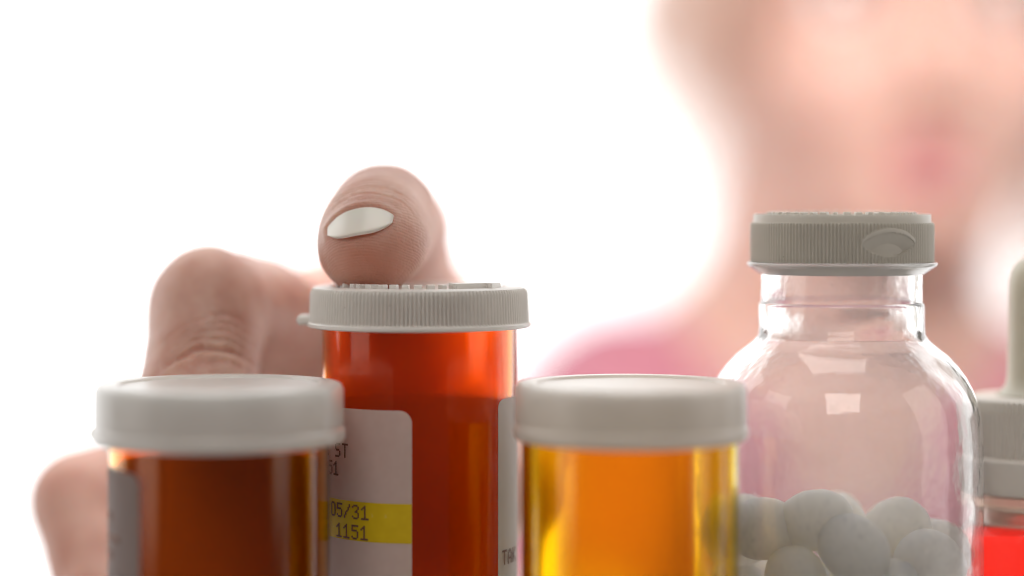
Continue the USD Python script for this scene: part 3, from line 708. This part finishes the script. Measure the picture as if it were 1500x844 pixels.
lsd = union([(cone(B(HX - 0.024, HY - 0.064, 0.015), B(HX - 0.003, HY - 0.077, 0.020), 0.0028, 0.0058), 0), (cone(B(HX + 0.024, HY - 0.064, 0.015), B(HX + 0.003, HY - 0.077, 0.020), 0.0028, 0.0058), 0.002),
             (cone(B(HX - 0.020, HY - 0.065, 0.012), B(HX, HY - 0.076, 0.009), 0.003, 0.0066), 0.0008), (cone(B(HX + 0.020, HY - 0.065, 0.012), B(HX, HY - 0.076, 0.009), 0.003, 0.0066), 0.0008)])
obj('lips', nets(lsd, B(HX - 0.032, HY - 0.09, -0.003), B(HX + 0.032, HY - 0.05, 0.032), 0.0012), 'lip_skin', pe, True)

# pink top: a looser shell over the shoulders and chest, open at the neck, short sleeve
ssd0 = union([(cone(B(0.120, 0.98, -0.105), B(0.050, 0.94, -0.093), 0.054, 0.045), 0.0), (cone(B(0.120, 0.98, -0.105), B(0.255, 0.97, -0.10), 0.054, 0.046), 0.02),
              (ell(B(0.130, 1.00, -0.24), (0.140, 0.091, 0.20)), 0.05), (cone(B(0.046, 0.935, -0.098), B(0.034, 0.885, -0.15), 0.046, 0.044), 0.02)])
def ssd(p):
    d = ssd0(p) + 0.004 * (meshkit.fbm(p * 22.0, 3, 5) - 0.5)
    nk = cone(B(0.125, 0.88, -0.030), B(0.130, 1.04, -0.010), 0.060, 0.062)(p)
    return np.maximum(np.maximum(d, -nk), (ZC - 0.40) - p[:, 2])
sm = nets(ssd, (-0.06, 0.80, ZC - 0.41), (0.34, 1.12, ZC + 0.0), 0.0045)
obj('shirt', sm, 'pink_cloth', pe, 60)

# blonde hair: strands round the skull, hanging at her right side
def strand(root, pts, w):
    return pts
curves, widths = [], []
hr = np.random.default_rng(3)
for k in range(1400):
    th_ = hr.uniform(-0.25 * math.pi, 1.25 * math.pi)          # round the back and sides
    s = 1 if math.cos(th_) > 0 else -1
    z0 = hr.uniform(0.125, 0.205)
    rx = 0.077 * math.sqrt(max(0.02, 1 - ((z0 - 0.12) / 0.09) ** 2)); ry = rx * 1.25
    p0 = B(HX + rx * math.cos(th_), HY + 0.02 + ry * math.sin(th_), z0)
    out = 0.080 + 0.040 * hr.uniform(0, 1) ** 1.5 if s < 0 else hr.uniform(0.080, 0.10)
    p1 = B(HX + out * math.cos(th_), HY + 0.02 + out * 1.2 * math.sin(th_), 0.10)
    p2 = B(HX + (out + hr.uniform(-0.004, 0.012)) * math.cos(th_), HY + 0.03 + out * 1.2 * math.sin(th_), hr.uniform(0.055, 0.09))
    end = 0.075 - 0.085 * hr.uniform(0, 1) ** 2.2 if s < 0 else hr.uniform(-0.06, 0.03)
    p3 = B(HX + (out + hr.uniform(-0.024, 0.006)) * math.cos(th_), HY + 0.04 + out * 1.1 * math.sin(th_), end)
    c = [p0]
    for t in np.linspace(0, 1, 9)[1:]:
        c.append((1 - t) ** 3 * p0 + 3 * t * (1 - t) ** 2 * p1 + 3 * t * t * (1 - t) * p2 + t ** 3 * p3)
    curves.append(np.array(c)); widths += [0.00034] * 9
hb = UsdGeom.BasisCurves.Define(stage, str(pe.GetPath()) + '/hair')
hb.CreateTypeAttr('linear'); hb.CreateCurveVertexCountsAttr(Vt.IntArray([9] * len(curves)))
hb.CreatePointsAttr(Vt.Vec3fArray.FromNumpy(np.vstack(curves).astype(np.float32))); hb.CreateWidthsAttr(Vt.FloatArray.FromNumpy(np.array(widths, np.float32))); hb.SetWidthsInterpolation('vertex')
UsdShade.MaterialBindingAPI.Apply(hb.GetPrim()).Bind(UsdShade.Material.Get(stage, '/World/Looks/hair_strand'))
tag(hb.GetPrim(), 'loose blonde hair', None, None, 'stuff')
